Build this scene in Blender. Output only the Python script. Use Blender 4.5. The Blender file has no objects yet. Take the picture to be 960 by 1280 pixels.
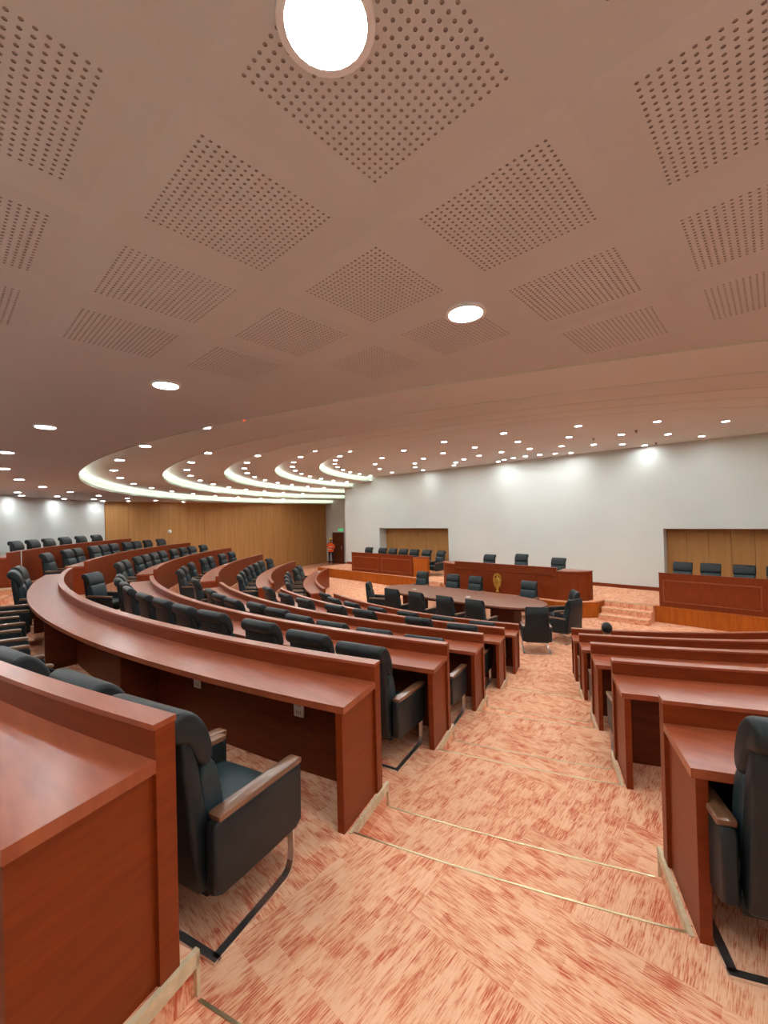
import bpy, bmesh, math, random
from mathutils import Vector, Matrix
random.seed(7)
C = bpy.context.scene.collection
S = bpy.context.scene
PI = math.pi
R = math.radians

# ------------------------------------------------------------------ camera
# world frame: origin = common centre of the curved rows, +Y = towards the stage wall, z = 0 stage floor
A47 = R(47)
T_ = Vector((math.sin(A47), -math.cos(A47), 0)); N_ = Vector((math.cos(A47), math.sin(A47), 0))
CAMP = Vector((6.84, -17.495, 3.19))
def l2w(v):            # camera-levelled axes -> world axes
    return Vector((v.dot(T_), v.dot(N_), v.z))
PITCH, ROLL = .009, -.025
X_ = Vector((1, 0, 0)); U_ = Vector((0, -math.sin(PITCH), math.cos(PITCH))); F_ = Vector((0, math.cos(PITCH), math.sin(PITCH)))
c_, s_ = math.cos(ROLL), math.sin(ROLL)
right = l2w(X_*c_ + U_*s_); up = l2w(X_*(-s_) + U_*c_); back = -l2w(F_)
cam = bpy.data.cameras.new('camera'); camo = bpy.data.objects.new('camera', cam); C.objects.link(camo)
M = Matrix((right, up, back)).transposed().to_4x4(); M.translation = CAMP
camo.matrix_world = M
cam.sensor_fit = 'VERTICAL'; cam.sensor_height = 36; cam.sensor_width = 27
cam.lens = 525.94/1280*36
cam.clip_start = .05; cam.clip_end = 200
S.camera = camo

# ------------------------------------------------------------------ world + view
w = bpy.data.worlds.new('world'); S.world = w; w.use_nodes = True
w.node_tree.nodes['Background'].inputs[0].default_value = (.8, .85, 1, 1)
w.node_tree.nodes['Background'].inputs[1].default_value = .05
S.view_settings.view_transform = 'Standard'; S.view_settings.look = 'None'
S.view_settings.gamma = 1; S.view_settings.use_curve_mapping = False
S.view_settings.exposure = 0.0
LAMP = 192.0      # radiance of the downlight lenses
LED = 10.0        # radiance of the cove strips

# ------------------------------------------------------------------ materials
def mat(name, col, rough=.5, metal=0, coat=0, emit=None, es=0):
    m = bpy.data.materials.new(name); m.use_nodes = True
    b = m.node_tree.nodes['Principled BSDF']
    b.inputs['Base Color'].default_value = (*col, 1); b.inputs['Roughness'].default_value = rough
    b.inputs['Metallic'].default_value = metal; b.inputs['Specular IOR Level'].default_value = .5 if metal else .28; b.inputs['Coat Weight'].default_value = coat
    b.inputs['Coat Roughness'].default_value = .28
    if emit:
        b.inputs['Emission Color'].default_value = (*emit, 1); b.inputs['Emission Strength'].default_value = es
    return m
def nd(m, t, **k):
    n = m.node_tree.nodes.new(t)
    for a, v in k.items(): setattr(n, a, v)
    return n
def lk(m, a, b): m.node_tree.links.new(a, b)
def noise_mix(m, c1, c2, scale=(1, 1, 1), nscale=5, detail=4, lo=.35, hi=.65, bump=0, space='Object'):
    b = m.node_tree.nodes['Principled BSDF']
    tc = nd(m, 'ShaderNodeTexCoord'); mp = nd(m, 'ShaderNodeMapping'); mp.inputs['Scale'].default_value = scale
    nz = nd(m, 'ShaderNodeTexNoise'); nz.inputs['Scale'].default_value = nscale; nz.inputs['Detail'].default_value = detail
    cr = nd(m, 'ShaderNodeValToRGB'); cr.color_ramp.elements[0].position = lo; cr.color_ramp.elements[1].position = hi
    cr.color_ramp.elements[0].color = (*c1, 1); cr.color_ramp.elements[1].color = (*c2, 1)
    lk(m, tc.outputs[space], mp.inputs[0]); lk(m, mp.outputs[0], nz.inputs['Vector']); lk(m, nz.outputs[0], cr.inputs[0])
    lk(m, cr.outputs[0], b.inputs['Base Color'])
    if bump:
        bp = nd(m, 'ShaderNodeBump'); bp.inputs['Strength'].default_value = bump; bp.inputs['Distance'].default_value = .003
        lk(m, nz.outputs[0], bp.inputs['Height']); lk(m, bp.outputs[0], b.inputs['Normal'])
    return m
MW = {}
def W(k): return MW[k]
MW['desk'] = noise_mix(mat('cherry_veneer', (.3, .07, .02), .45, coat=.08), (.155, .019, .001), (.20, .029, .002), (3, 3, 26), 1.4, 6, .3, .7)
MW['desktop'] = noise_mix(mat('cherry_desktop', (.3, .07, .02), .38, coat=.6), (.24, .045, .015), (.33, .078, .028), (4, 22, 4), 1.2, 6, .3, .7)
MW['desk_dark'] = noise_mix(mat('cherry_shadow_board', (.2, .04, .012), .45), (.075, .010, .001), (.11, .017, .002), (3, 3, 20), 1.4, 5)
MW['bench'] = noise_mix(mat('mahogany_bench', (.3, .06, .02), .42, coat=.1), (.155, .020, .002), (.225, .035, .003), (24, 3, 3), 1.2, 6, .3, .7)
MW['fascia'] = noise_mix(mat('honey_fascia', (.42, .16, .03), .45, coat=.05), (.32, .065, .003), (.44, .105, .006), (20, 20, 2), 1.0, 5, .3, .7)
MW['wall_wood'] = noise_mix(mat('walnut_wall_veneer', (.3, .15, .06), .5), (.38, .178, .055), (.46, .225, .077), (9, 9, .5), 1.0, 5, .3, .7)
MW['wall_joint'] = mat('wall_joint', (.10, .05, .02), .7)
MW['arm'] = noise_mix(mat('armrest_wood', (.3, .13, .06), .22, coat=.9), (.13, .055, .028), (.22, .10, .05), (30, 4, 4), 1, 4)
MW['leather'] = noise_mix(mat('black_leather', (.02, .026, .028), .42), (.010, .013, .014), (.016, .021, .023), (1, 1, 1), 14, 4, .3, .7, .25)
MW['leather2'] = noise_mix(mat('black_leather_soft', (.03, .045, .05), .40), (.016, .027, .031), (.026, .042, .048), (1, 1, 1), 14, 4, .3, .7, .25)
MW['chrome'] = mat('chrome', (.9, .9, .91), .3, 1)
MW['white'] = noise_mix(mat('white_wall_paint', (.80, .80, .77), .7), (.60, .61, .585), (.63, .64, .615), (1, 1, 1), .6, 3)
MW['ceil'] = noise_mix(mat('ceiling_paint', (.72, .70, .68), .75), (.585, .575, .565), (.615, .60, .59), (1, 1, 1), .7, 3)
MW['cove'] = mat('cove_paint', (.58, .64, .55), .6)
MW['ceil_lit'] = noise_mix(mat('raised_ceiling_painted_light', (.74, .74, .72), .75), (.73, .73, .71), (.76, .76, .74), (1, 1, 1), .7, 3)  # same white ceiling; the brighter light up there is put into this colour
MW['hole'] = mat('perforation_backing', (.34, .27, .235), .9)
MW['led'] = mat('cove_led', (.9, 1, .9), .5, emit=(.93, 1.0, .90), es=LED)
MW['lens'] = mat('downlight_lens', (1, 1, 1), .5, emit=(.92, 1.0, 1.0), es=LAMP)
MW['trimring'] = mat('downlight_trim', (.85, .85, .85), .4)
MW['brass'] = mat('brass_nosing', (.55, .44, .27), .34, 1)
MW['beige'] = noise_mix(mat('beige_edge_board', (.60, .47, .30), .6), (.52, .40, .25), (.66, .52, .34), (4, 4, 4), 5, 3)
MW['gold'] = mat('gilded_emblem', (.90, .52, .10), .30, .8)
MW['plastic'] = mat('white_plastic', (.75, .75, .73), .45)
MW['paper'] = mat('paper', (.85, .85, .85), .8)
MW['green'] = mat('exit_sign_green', (.02, .45, .12), .5, emit=(.1, .9, .35), es=.5)
MW['red'] = mat('red_led', (.6, .03, .02), .4, emit=(1, .08, .02), es=3)
MW['door'] = noise_mix(mat('dark_door_veneer', (.14, .035, .015), .4, coat=.3), (.10, .026, .012), (.16, .045, .02), (20, 20, 2), 1, 4)
MW['skin'] = mat('skin', (.42, .22, .14), .55)
MW['vest'] = mat('orange_vest', (1.0, .13, .02), .7)
MW['strip'] = mat('reflective_tape', (.8, .8, .7), .4)
MW['helmet'] = mat('yellow_helmet', (.85, .62, .08), .35)
MW['trouser'] = mat('navy_trousers', (.02, .025, .05), .8)
MW['shirt'] = mat('white_shirt', (.82, .82, .82), .8)
MW['hair'] = mat('black_hair', (.012, .010, .010), .45)
MW['tabletop'] = noise_mix(mat('table_veneer', (.25, .10, .06), .25, coat=.8), (.22, .075, .045), (.30, .115, .07), (3, 20, 3), 1, 5)

def carpet_material():
    m = mat('carpet_tile_pile', (.7, .35, .2), .95)
    b = m.node_tree.nodes['Principled BSDF']; b.inputs['Specular IOR Level'].default_value = .1
    tc = nd(m, 'ShaderNodeTexCoord'); sep = nd(m, 'ShaderNodeSeparateXYZ'); lk(m, tc.outputs['Object'], sep.inputs[0])
    def math_(op, a, bb=None, cc=None):
        n = nd(m, 'ShaderNodeMath', operation=op)
        for i, v in enumerate((a, bb, cc)):
            if v is None: continue
            if isinstance(v, (int, float)): n.inputs[i].default_value = v
            else: lk(m, v, n.inputs[i])
        return n.outputs[0]
    x = math_('SUBTRACT', sep.outputs[0], 6.02); y = math_('ADD', math_('SUBTRACT', sep.outputs[1], -15.67), sep.outputs[2])
    cx = math_('FLOOR', math_('MULTIPLY', x, 2.0)); cy = math_('FLOOR', math_('MULTIPLY', y, 2.0))
    cv = nd(m, 'ShaderNodeCombineXYZ'); lk(m, cx, cv.inputs[0]); lk(m, cy, cv.inputs[1])
    wn = nd(m, 'ShaderNodeTexWhiteNoise', noise_dimensions='2D'); lk(m, cv.outputs[0], wn.inputs['Vector'])
    wv = wn.outputs['Value']; big = math_('MULTIPLY', wv, 97.0)
    swap = math_('GREATER_THAN', wv, .5)
    inv = math_('SUBTRACT', 1.0, swap)
    u = math_('ADD', math_('MULTIPLY', x, swap), math_('MULTIPLY', y, inv))
    v = math_('ADD', math_('MULTIPLY', y, swap), math_('MULTIPLY', x, inv))
    def nz(su, sv, off, detail, rough=.6):
        c = nd(m, 'ShaderNodeCombineXYZ'); lk(m, math_('MULTIPLY', u, su), c.inputs[0]); lk(m, math_('MULTIPLY', v, sv), c.inputs[1])
        lk(m, math_('ADD', big, off), c.inputs[2])
        t = nd(m, 'ShaderNodeTexNoise'); t.inputs['Scale'].default_value = 1; t.inputs['Detail'].default_value = detail
        t.inputs['Roughness'].default_value = rough
        lk(m, c.outputs[0], t.inputs['Vector']); return t.outputs[0]
    streak = nz(12, 190, 0, 3, .7)                 # yarn streaks running one way in every tile
    # blocks: patches with square ends where the red yarn comes up
    bu = math_('FLOOR', math_('MULTIPLY', u, 8.0)); bv = math_('FLOOR', math_('MULTIPLY', v, 14.0))
    cb = nd(m, 'ShaderNodeCombineXYZ'); lk(m, bu, cb.inputs[0]); lk(m, bv, cb.inputs[1]); lk(m, big, cb.inputs[2])
    wb = nd(m, 'ShaderNodeTexWhiteNoise', noise_dimensions='3D'); lk(m, cb.outputs[0], wb.inputs['Vector'])
    patch = math_('ADD', math_('MULTIPLY', wb.outputs['Value'], .24), math_('MULTIPLY', nz(8, 20, 3, 3, .6), .92))
    s2 = math_('ADD', math_('MULTIPLY', math_('SUBTRACT', streak, .5), 1.9), patch)
    cr = nd(m, 'ShaderNodeValToRGB')
    el = cr.color_ramp.elements
    el[0].position = .40; el[0].color = (.79, .45, .285, 1)
    el[1].position = 1.0; el[1].color = (.48, .09, .045, 1)
    e = el.new(.62); e.color = (.72, .345, .20, 1)
    e = el.new(.79); e.color = (.60, .185, .10, 1)
    lk(m, s2, cr.inputs[0])
    lk(m, cr.outputs[0], b.inputs['Base Color'])
    bp = nd(m, 'ShaderNodeBump'); bp.inputs['Strength'].default_value = .35; bp.inputs['Distance'].default_value = .004
    lk(m, streak, bp.inputs['Height']); lk(m, bp.outputs[0], b.inputs['Normal'])
    return m
MW['carpet'] = carpet_material()

# ------------------------------------------------------------------ mesh helpers
class MB:
    def __init__(s): s.v = []; s.f = []; s.m = []
    def add(s, vs, fs, mi=0):
        o = len(s.v); s.v += [tuple(v) for v in vs]; s.f += [tuple(i+o for i in f) for f in fs]; s.m += [mi]*len(fs)
    def box(s, x0, x1, y0, y1, z0, z1, mi=0):
        s.add([(x0,y0,z0),(x1,y0,z0),(x1,y1,z0),(x0,y1,z0),(x0,y0,z1),(x1,y0,z1),(x1,y1,z1),(x0,y1,z1)],
              [(0,3,2,1),(4,5,6,7),(0,1,5,4),(1,2,6,5),(2,3,7,6),(3,0,4,7)], mi)
    def prism(s, poly, z0, z1, mi=0, top=True, bottom=True):
        n = len(poly)
        vs = [(p[0],p[1],z0) for p in poly]+[(p[0],p[1],z1) for p in poly]
        fs = [(i,(i+1)%n,n+(i+1)%n,n+i) for i in range(n)]
        if top: fs.append(tuple(range(n,2*n)))
        if bottom: fs.append(tuple(range(n-1,-1,-1)))
        s.add(vs, fs, mi)
    def arc(s, r0, r1, z0, z1, a0, a1, mi=0, step=1.0):
        if a0 > a1: a0, a1 = a1, a0
        n = max(1, int(math.ceil((a1-a0)/step)))
        vs = []
        for i in range(n+1):
            a = R(a0+(a1-a0)*i/n); c, d = math.cos(a), math.sin(a)
            vs += [(r0*c,r0*d,z0),(r1*c,r1*d,z0),(r1*c,r1*d,z1),(r0*c,r0*d,z1)]
        fs = []
        for i in range(n):
            q = 4*i
            fs += [(q,q+1,q+5,q+4)[::-1],(q+1,q+2,q+6,q+5)[::-1],(q+2,q+3,q+7,q+6)[::-1],(q+3,q,q+4,q+7)[::-1]]
        fs += [(0,1,2,3),(4*n+3,4*n+2,4*n+1,4*n)]
        s.add(vs, fs, mi)
    def tube(s, p0, p1, r, n=8, mi=0, r1=None):
        p0, p1 = Vector(p0), Vector(p1); d = (p1-p0).normalized(); r1 = r if r1 is None else r1
        a = d.orthogonal().normalized(); b = d.cross(a)
        vs = [p0+(a*math.cos(2*PI*i/n)+b*math.sin(2*PI*i/n))*r for i in range(n)]+[p1+(a*math.cos(2*PI*i/n)+b*math.sin(2*PI*i/n))*r1 for i in range(n)]
        s.add(vs, [(i,(i+1)%n,n+(i+1)%n,n+i) for i in range(n)]+[tuple(range(n-1,-1,-1)),tuple(range(n,2*n))], mi)
    def cyl(s, x, y, z0, z1, r, n=16, mi=0, r1=None): s.tube((x,y,z0),(x,y,z1),r,n,mi,r1)
    def sphere(s, c, r, n=12, m_=8, mi=0, sc=(1,1,1)):
        vs = [(c[0],c[1],c[2]-r*sc[2])]
        for j in range(1, m_):
            t = -PI/2+PI*j/m_
            for i in range(n):
                a = 2*PI*i/n; vs.append((c[0]+r*sc[0]*math.cos(t)*math.cos(a), c[1]+r*sc[1]*math.cos(t)*math.sin(a), c[2]+r*sc[2]*math.sin(t)))
        vs.append((c[0],c[1],c[2]+r*sc[2]))
        fs = [(0,1+(i+1)%n,1+i) for i in range(n)]
        for j in range(m_-2):
            for i in range(n):
                a = 1+j*n+i; b = 1+j*n+(i+1)%n; fs.append((a,b,b+n,a+n))
        L = len(vs)-1; o = 1+(m_-2)*n
        fs += [(o+i,o+(i+1)%n,L) for i in range(n)]
        s.add(vs, fs, mi)
    def mesh(s, name, mats, smooth=False, angle=None):
        me = bpy.data.meshes.new(name); me.from_pydata(s.v, [], s.f)
        for mm in (mats if isinstance(mats, (list, tuple)) else [mats]): me.materials.append(mm)
        me.polygons.foreach_set('material_index', s.m)
        if smooth:
            me.polygons.foreach_set('use_smooth', [True]*len(me.polygons))
            me.set_sharp_from_angle(angle=R(angle or 35))
        me.update(); return me
def link(name, me, parent=None):
    o = bpy.data.objects.new(name, me); C.objects.link(o)
    if parent: o.parent = parent
    return o
def build(mb, name, mats, parent=None, smooth=False, angle=None):
    return link(name, mb.mesh(name, mats, smooth, angle), parent)
def empty(name, loc=(0,0,0), rz=0):
    o = bpy.data.objects.new(name, None); C.objects.link(o); o.location = loc; o.rotation_euler = (0,0,rz); o.empty_display_size = .2; return o
def tag(o, label=None, cat=None, group=None, kind=None):
    if label: o['label'] = label
    if cat: o['category'] = cat
    if group: o['group'] = group
    if kind: o['kind'] = kind
    return o
def profile(pts, x0, x1, bev=.015, seg=3, name='p', mats=None, smooth=True, angle=50):
    """side outline (y, z) pushed out along x with rounded rims"""
    bm = bmesh.new()
    vs = [bm.verts.new((x0, y, z)) for y, z in pts]
    f = bm.faces.new(vs)
    r = bmesh.ops.extrude_face_region(bm, geom=[f])
    ev = [e for e in r['geom'] if isinstance(e, bmesh.types.BMVert)]
    for v in ev: v.co.x = x1
    bmesh.ops.recalc_face_normals(bm, faces=bm.faces[:])
    if bev > 0:
        ed = [e for e in bm.edges if abs(e.verts[0].co.x-e.verts[1].co.x) < 1e-6]
        bmesh.ops.bevel(bm, geom=ed, offset=bev, segments=seg, profile=.5, affect='EDGES', clamp_overlap=True)
    me = bpy.data.meshes.new(name); bm.to_mesh(me); bm.free()
    if mats: me.materials.append(mats)
    if smooth:
        me.polygons.foreach_set('use_smooth', [True]*len(me.polygons)); me.set_sharp_from_angle(angle=R(angle))
    return me
def smooth_outline(pts, n=2):
    for _ in range(n):
        q = []
        for i in range(len(pts)):
            a, b = pts[i], pts[(i+1) % len(pts)]
            q += [(a[0]*.75+b[0]*.25, a[1]*.75+b[1]*.25), (a[0]*.25+b[0]*.75, a[1]*.25+b[1]*.75)]
        pts = q
    return pts
def pol(r, a, z=0): return Vector((r*math.cos(R(a)), r*math.sin(R(a)), z))
def copy_tree(o, parent=None):
    c = o.copy(); C.objects.link(c); c.parent = parent
    for ch in list(o.children):
        copy_tree(ch, c)
    return c

# ------------------------------------------------------------------ layout numbers
RR = {k: 16.13-(k-1)*1.612 for k in range(0, 6)}          # radius of the row panels, 0 = back row
ZZ = {k: 1.625-.325*k for k in range(0, 6)}               # tier heights
RW = 19.12                                                # curved back wall
AIS = [(-72.7, -66.8), (-114.0, -108.0)]                  # the two aisles
SEC = {'middle': (-108.0, -72.7), 'left': (-147.5, -114.0), 'right': (-66.8, -33.5)}
# the side walls run from the curved wall to the recess beside the stage
WL0, WL1 = Vector((-14.54, -12.38, 0)), Vector((-16.5, 1.5, 0))

def clip_side(bm, sgn):
    d = (WL1-WL0).normalized(); n = Vector((-d.y, d.x, 0)); p = WL0.copy()
    if sgn > 0: n.x = -n.x; p.x = -p.x
    if n.dot(-p) < 0: n = -n
    bmesh.ops.bisect_plane(bm, geom=bm.verts[:]+bm.edges[:]+bm.faces[:], plane_co=p, plane_no=n, clear_inner=True)
def clip_mesh(me, side=True, ymax=None):
    bm = bmesh.new(); bm.from_mesh(me)
    if side: clip_side(bm, -1); clip_side(bm, 1)
    if ymax is not None:
        bmesh.ops.bisect_plane(bm, geom=bm.verts[:]+bm.edges[:]+bm.faces[:], plane_co=(0, ymax, 0), plane_no=(0, -1, 0), clear_inner=True)
    bm.to_mesh(me); bm.free(); return me

# ------------------------------------------------------------------ floor (tiers, aisle steps)
TH = .006
A0, A1 = -152.0, -28.0
fl = MB()
segs = []
edges = [A0, AIS[1][0], AIS[1][1], AIS[0][0], AIS[0][1], A1]
for k in range(0, 5):
    rin = RR[k]-.08; rout = RW if k == 0 else RR[k-1]-.08
    for i in range(5):
        a0, a1 = edges[i], edges[i+1]
        if i in (1, 3):
            fl.arc(RR[k]+.42, rout, -.25, ZZ[k]-TH, a0, a1); fl.arc(rin, RR[k]+.42, -.25, ZZ[k]-.1625-TH, a0, a1)
        else:
            fl.arc(rin, rout, -.25, ZZ[k]-TH, a0, a1)
me = fl.mesh('floor', W('carpet')); clip_mesh(me)
bm = bmesh.new(); bm.from_mesh(me)
r4 = RR[4]-.08
vs = [bm.verts.new(p) for p in ((-16.6, -14.5, -TH), (16.6, -14.5, -TH), (16.6, 1.6, -TH), (-16.6, 1.6, -TH))]; bm.faces.new(vs)
bm.to_mesh(me); bm.free()
floor = link('floor', me); tag(floor, kind='structure')

# carpet tiles, half a metre square, laid on the tiers
def clip_poly(poly, p, n):
    out = []
    for i in range(len(poly)):
        a, b = poly[i], poly[(i+1) % len(poly)]
        da = (a[0]-p[0])*n[0]+(a[1]-p[1])*n[1]; db = (b[0]-p[0])*n[0]+(b[1]-p[1])*n[1]
        if da >= 0: out.append(a)
        if (da >= 0) != (db >= 0):
            t = da/(da-db); out.append((a[0]+(b[0]-a[0])*t, a[1]+(b[1]-a[1])*t))
    return out
def clip_ring(poly, r0, r1):
    if not poly: return poly
    cx = sum(p[0] for p in poly)/len(poly); cy = sum(p[1] for p in poly)/len(poly); d = math.hypot(cx, cy)
    for da in (-.6, .6):
        a = math.atan2(cy, cx)+da/max(d, 1)*.5
        u = (math.cos(a), math.sin(a))
        if r0 > 0: poly = clip_poly(poly, (u[0]*r0, u[1]*r0), u)
        if not poly: return []
        poly = clip_poly(poly, (u[0]*r1, u[1]*r1), (-u[0], -u[1]))
        if not poly: return []
    return poly
def clip_sector(poly, a0, a1):      # keep a0 < angle < a1 (below 180 wide)
    for a, sg in ((a0, 1), (a1, -1)):
        n = (-math.sin(R(a))*sg, math.cos(R(a))*sg)
        poly = clip_poly(poly, (0, 0), n)
        if not poly: return []
    return poly
def area(poly):
    return abs(sum(poly[i][0]*poly[(i+1) % len(poly)][1]-poly[(i+1) % len(poly)][0]*poly[i][1] for i in range(len(poly))))/2
GX, GY = 6.02, -15.67
def project(p):
    d = Vector(p)-CAMP; zc = d.dot(-back)
    if zc < .05: return None
    return 480+d.dot(right)/zc*525.94, 640-d.dot(up)/zc*525.94, zc
tiles = []
ra = []
for k in range(0, 5):
    rin = RR[k]-.08; rout = RW-.05 if k == 0 else RR[k-1]-.08
    for i in range(5):
        a0, a1 = edges[i], edges[i+1]
        if i in (1, 3): ra.append((RR[k]+.42, rout, a0, a1, ZZ[k])); ra.append((rin, RR[k]+.42, a0, a1, ZZ[k]-.1625))
        else: ra.append((rin, rout, a0, a1, ZZ[k]))
def in_side(x, y):
    t = (y+12.38)/13.88
    return abs(x) < 14.40+t*1.96
for gx in range(-42, 20):
    for gy in range(-10, 34):
        x0, y0 = GX+gx*.5, GY+gy*.5
        sq = [(x0+.0002, y0+.0002), (x0+.4998, y0+.0002), (x0+.4998, y0+.4998), (x0+.0002, y0+.4998)]
        cxx, cyy = x0+.25, y0+.25; d = math.hypot(cxx, cyy); ang = math.degrees(math.atan2(cyy, cxx))
        if not in_side(cxx, cyy): continue
        if d < r4+.5 and cyy < 1.45 and not (abs(cxx) < 11.3 and cyy > -2.9):
            if d < r4-.5 or not (A0 < ang < A1): p = sq
            else: p = clip_ring(sq, 0, r4)
            if p and area(p) > .004: tiles.append((p, 0.0))
        if d > r4-.6:
            for (r0, r1, a0, a1, z) in ra:
                if r0-.4 < d < r1+.4 and a0-3 < ang < a1+3:
                    p = clip_ring(sq, r0, r1)
                    if p: p = clip_sector(p, a0, a1)
                    if p and area(p) > .004: tiles.append((p, z))
            if not (A0 < ang < A1) and cyy > -6 and d > r4 and cyy < 1.45 and not (abs(cxx) < 11.3 and cyy > -2.9):
                p = clip_sector(sq, A1, 150) if cxx > 0 else clip_sector(sq, -180-150+180, A0) if False else sq
                if d < r4+.4: pass
                tiles.append((sq, 0.0))
def score(t):
    p, z = t
    cx = sum(q[0] for q in p)/len(p); cy = sum(q[1] for q in p)/len(p)
    best = 0
    for q in list(p)+[(cx, cy)]:
        pr = project((q[0], q[1], z))
        if pr and -20 < pr[0] < 980 and 640 < pr[1] < 1310: best = max(best, area(p)*(3.19-z)/pr[2]**3*(2.0 if -76 < math.degrees(math.atan2(cy, cx)) < -60 else .6))
    return best
tiles.sort(key=score, reverse=True)
rest = MB()
for i, (p, z) in enumerate(tiles):
    if area(p) < .004: continue
    if sum(p[j][0]*p[(j+1) % len(p)][1]-p[(j+1) % len(p)][0]*p[j][1] for j in range(len(p))) < 0: p = p[::-1]
    if i < 300:
        mb = MB(); mb.prism(p, z-TH, z, bottom=False); build(mb, 'carpet_tile', W('carpet'), floor)
    else:
        rest.prism(p, z-TH, z, bottom=False)
o = build(rest, 'carpet_tiling', W('carpet'), floor); o['kind'] = 'stuff'

# step edges: brass nosings, beige boards along the cut ends of the tiers
k_i = 0
for k in range(0, 5):
    for (a0, a1) in AIS:
        for r, z in ((RR[k]+.42, ZZ[k]), (RR[k]-.08, ZZ[k]-.1625)):
            mb = MB(); mb.arc(r-.003, r+.009, z-.010, z+.0025, a0+.08, a1-.08)
            o = build(mb, 'nosing_strip', W('brass'), floor); o['label'] = 'thin brass strip'
        for a, sg in ((a0, 1), (a1, -1)):
            mb = MB(); da = .055*sg
            mb.arc(RR[k]-.09, RR[k]+.44, ZZ[k]-.05, ZZ[k]+.005, a-da*.3, a+da)
            mb.arc(RR[k]-.09, RR[k]-.075, ZZ[k]-.155, ZZ[k]+.004, a-da*.3, a+da)
            o = build(mb, 'edge_board', W('beige'), floor); o['label'] = 'beige edge board'

# ------------------------------------------------------------------ walls
wb = MB(); wb.arc(RW, RW+.2, 0, 4.4, -139.6, -40.4, step=1.5)
wall_back = tag(build(wb, 'wall_back', W('white'), smooth=True), kind='structure')
def side_wall(sgn, name):
    p0 = Vector((WL0.x*-sgn if sgn > 0 else WL0.x, WL0.y, 0)); p1 = Vector((WL1.x*-sgn if sgn > 0 else WL1.x, WL1.y, 0))
    if sgn > 0: p0.x, p1.x = -WL0.x, -WL1.x
    d = (p1-p0); L = d.length; d.normalize(); n = Vector((-sgn*abs(d.y), 0, 0)); n = Vector((d.y, -d.x, 0))
    if n.x*sgn > 0: n = -n            # n points into the room
    mb = MB()
    a, b = p0-n*.05, p1-n*.05; c, e = p1-n*.25, p0-n*.25
    mb.prism([(a.x, a.y), (b.x, b.y), (c.x, c.y), (e.x, e.y)], -.2, 5.2)
    wl = tag(build(mb, name, W('wall_joint')), kind='structure')
    nb = 15; wdt = L/nb
    for i in range(nb):
        q0 = p0+d*(i*wdt+.004); q1 = p0+d*((i+1)*wdt-.004)
        mb = MB(); c0, c1 = q0-n*.052, q1-n*.052
        mb.prism([(q0.x, q0.y), (q1.x, q1.y), (c1.x, c1.y), (c0.x, c0.y)], .0, 4.6)
        bo = build(mb, 'wood_panel', W('wall_wood'), wl)
    return wl, p0, d, n
wall_left, wp0, wd, wnrm = side_wall(-1, 'wall_left')
wall_right, _, _, _ = side_wall(1, 'wall_right')

WY = -1.0
NL = (-8.93, -4.45, 2.53); NR = (4.08, 8.60, 2.53)
mb = MB()
mb.box(-11.66, NL[0], WY, WY+.62, 0, 5.6); mb.box(NL[0], NL[1], WY, WY+.62, NL[2], 5.6); mb.box(NL[1], NR[0], WY, WY+.62, 0, 5.6)
mb.box(NR[0], NR[1], WY, WY+.62, NR[2], 5.6); mb.box(NR[1], 11.66, WY, WY+.62, 0, 5.6)
mb.box(-11.66, -11.46, WY+.62, 1.5, 0, 5.6); mb.box(11.46, 11.66, WY+.62, 1.5, 0, 5.6)
mb.box(-16.7, -11.46, 1.5, 1.7, -.1, 5.6); mb.box(11.46, 16.7, 1.5, 1.7, -.1, 5.6)
wall_front = tag(build(mb, 'wall_front', W('white')), kind='structure')
mb = MB(); mb.box(NL[0]-.05, NL[1]+.05, WY+.60, WY+.70, .4, NL[2]+.05); mb.box(NR[0]-.05, NR[1]+.05, WY+.60, WY+.70, .4, NR[2]+.05)
build(mb, 'niche_backing', W('wall_joint'), wall_front)
for (x0, x1, zt) in (NL, NR):
    nb = 8; wdt = (x1-x0)/nb
    for i in range(nb):
        mb = MB(); mb.box(x0+i*wdt+.004, x0+(i+1)*wdt-.004, WY+.55, WY+.61, .45, zt-.01)
        build(mb, 'wood_panel', W('wall_wood'), wall_front)
# baseboards
mb = MB(); mb.box(NL[1]+.02, NR[0]-.02, WY-.025, WY+.01, .45, .57); mb.box(-11.6, NL[0]-.02, WY-.025, WY+.01, .45, .57); mb.box(NR[1]+.02, 11.6, WY-.025, WY+.01, .45, .57)
tag(build(mb, 'baseboard_front', W('desk')), kind='structure')
mb = MB(); mb.box(-16.42, -15.8, 1.47, 1.5, 0, .12); mb.box(-14.6, -11.7, 1.47, 1.5, 0, .12)
tag(build(mb, 'baseboard_left', W('desk')), kind='structure')

# door in the recess left of the stage
dr = empty('door_1', (-15.2, 1.49, 0)); tag(dr, kind='structure')
mb = MB(); mb.box(-.48, .48, -.05, -.01, .01, 2.03); build(mb, 'door_leaf', W('door'), dr)
mb = MB(); mb.box(-.56, -.48, -.07, 0, 0, 2.13); mb.box(.48, .56, -.07, 0, 0, 2.13); mb.box(-.56, .56, -.07, 0, 2.03, 2.13); build(mb, 'door_frame', W('door'), dr)
mb = MB(); mb.box(-.36, .36, -.062, -.05, .25, .95); mb.box(-.36, .36, -.062, -.05, 1.1, 1.9); build(mb, 'door_panel', W('door'), dr)
mb = MB(); mb.tube((.40, -.09, 1.0), (.40, -.09, 1.2), .012); mb.tube((.40, -.09, 1.02), (.40, -.05, 1.02), .01); mb.tube((.40, -.09, 1.18), (.40, -.05, 1.18), .01); build(mb, 'door_handle', W('chrome'), dr)
es_ = empty('exit_sign', (-14.95, 1.46, 2.22)); tag(es_, 'small green exit sign above the dark door beside the stage', 'sign')
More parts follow.
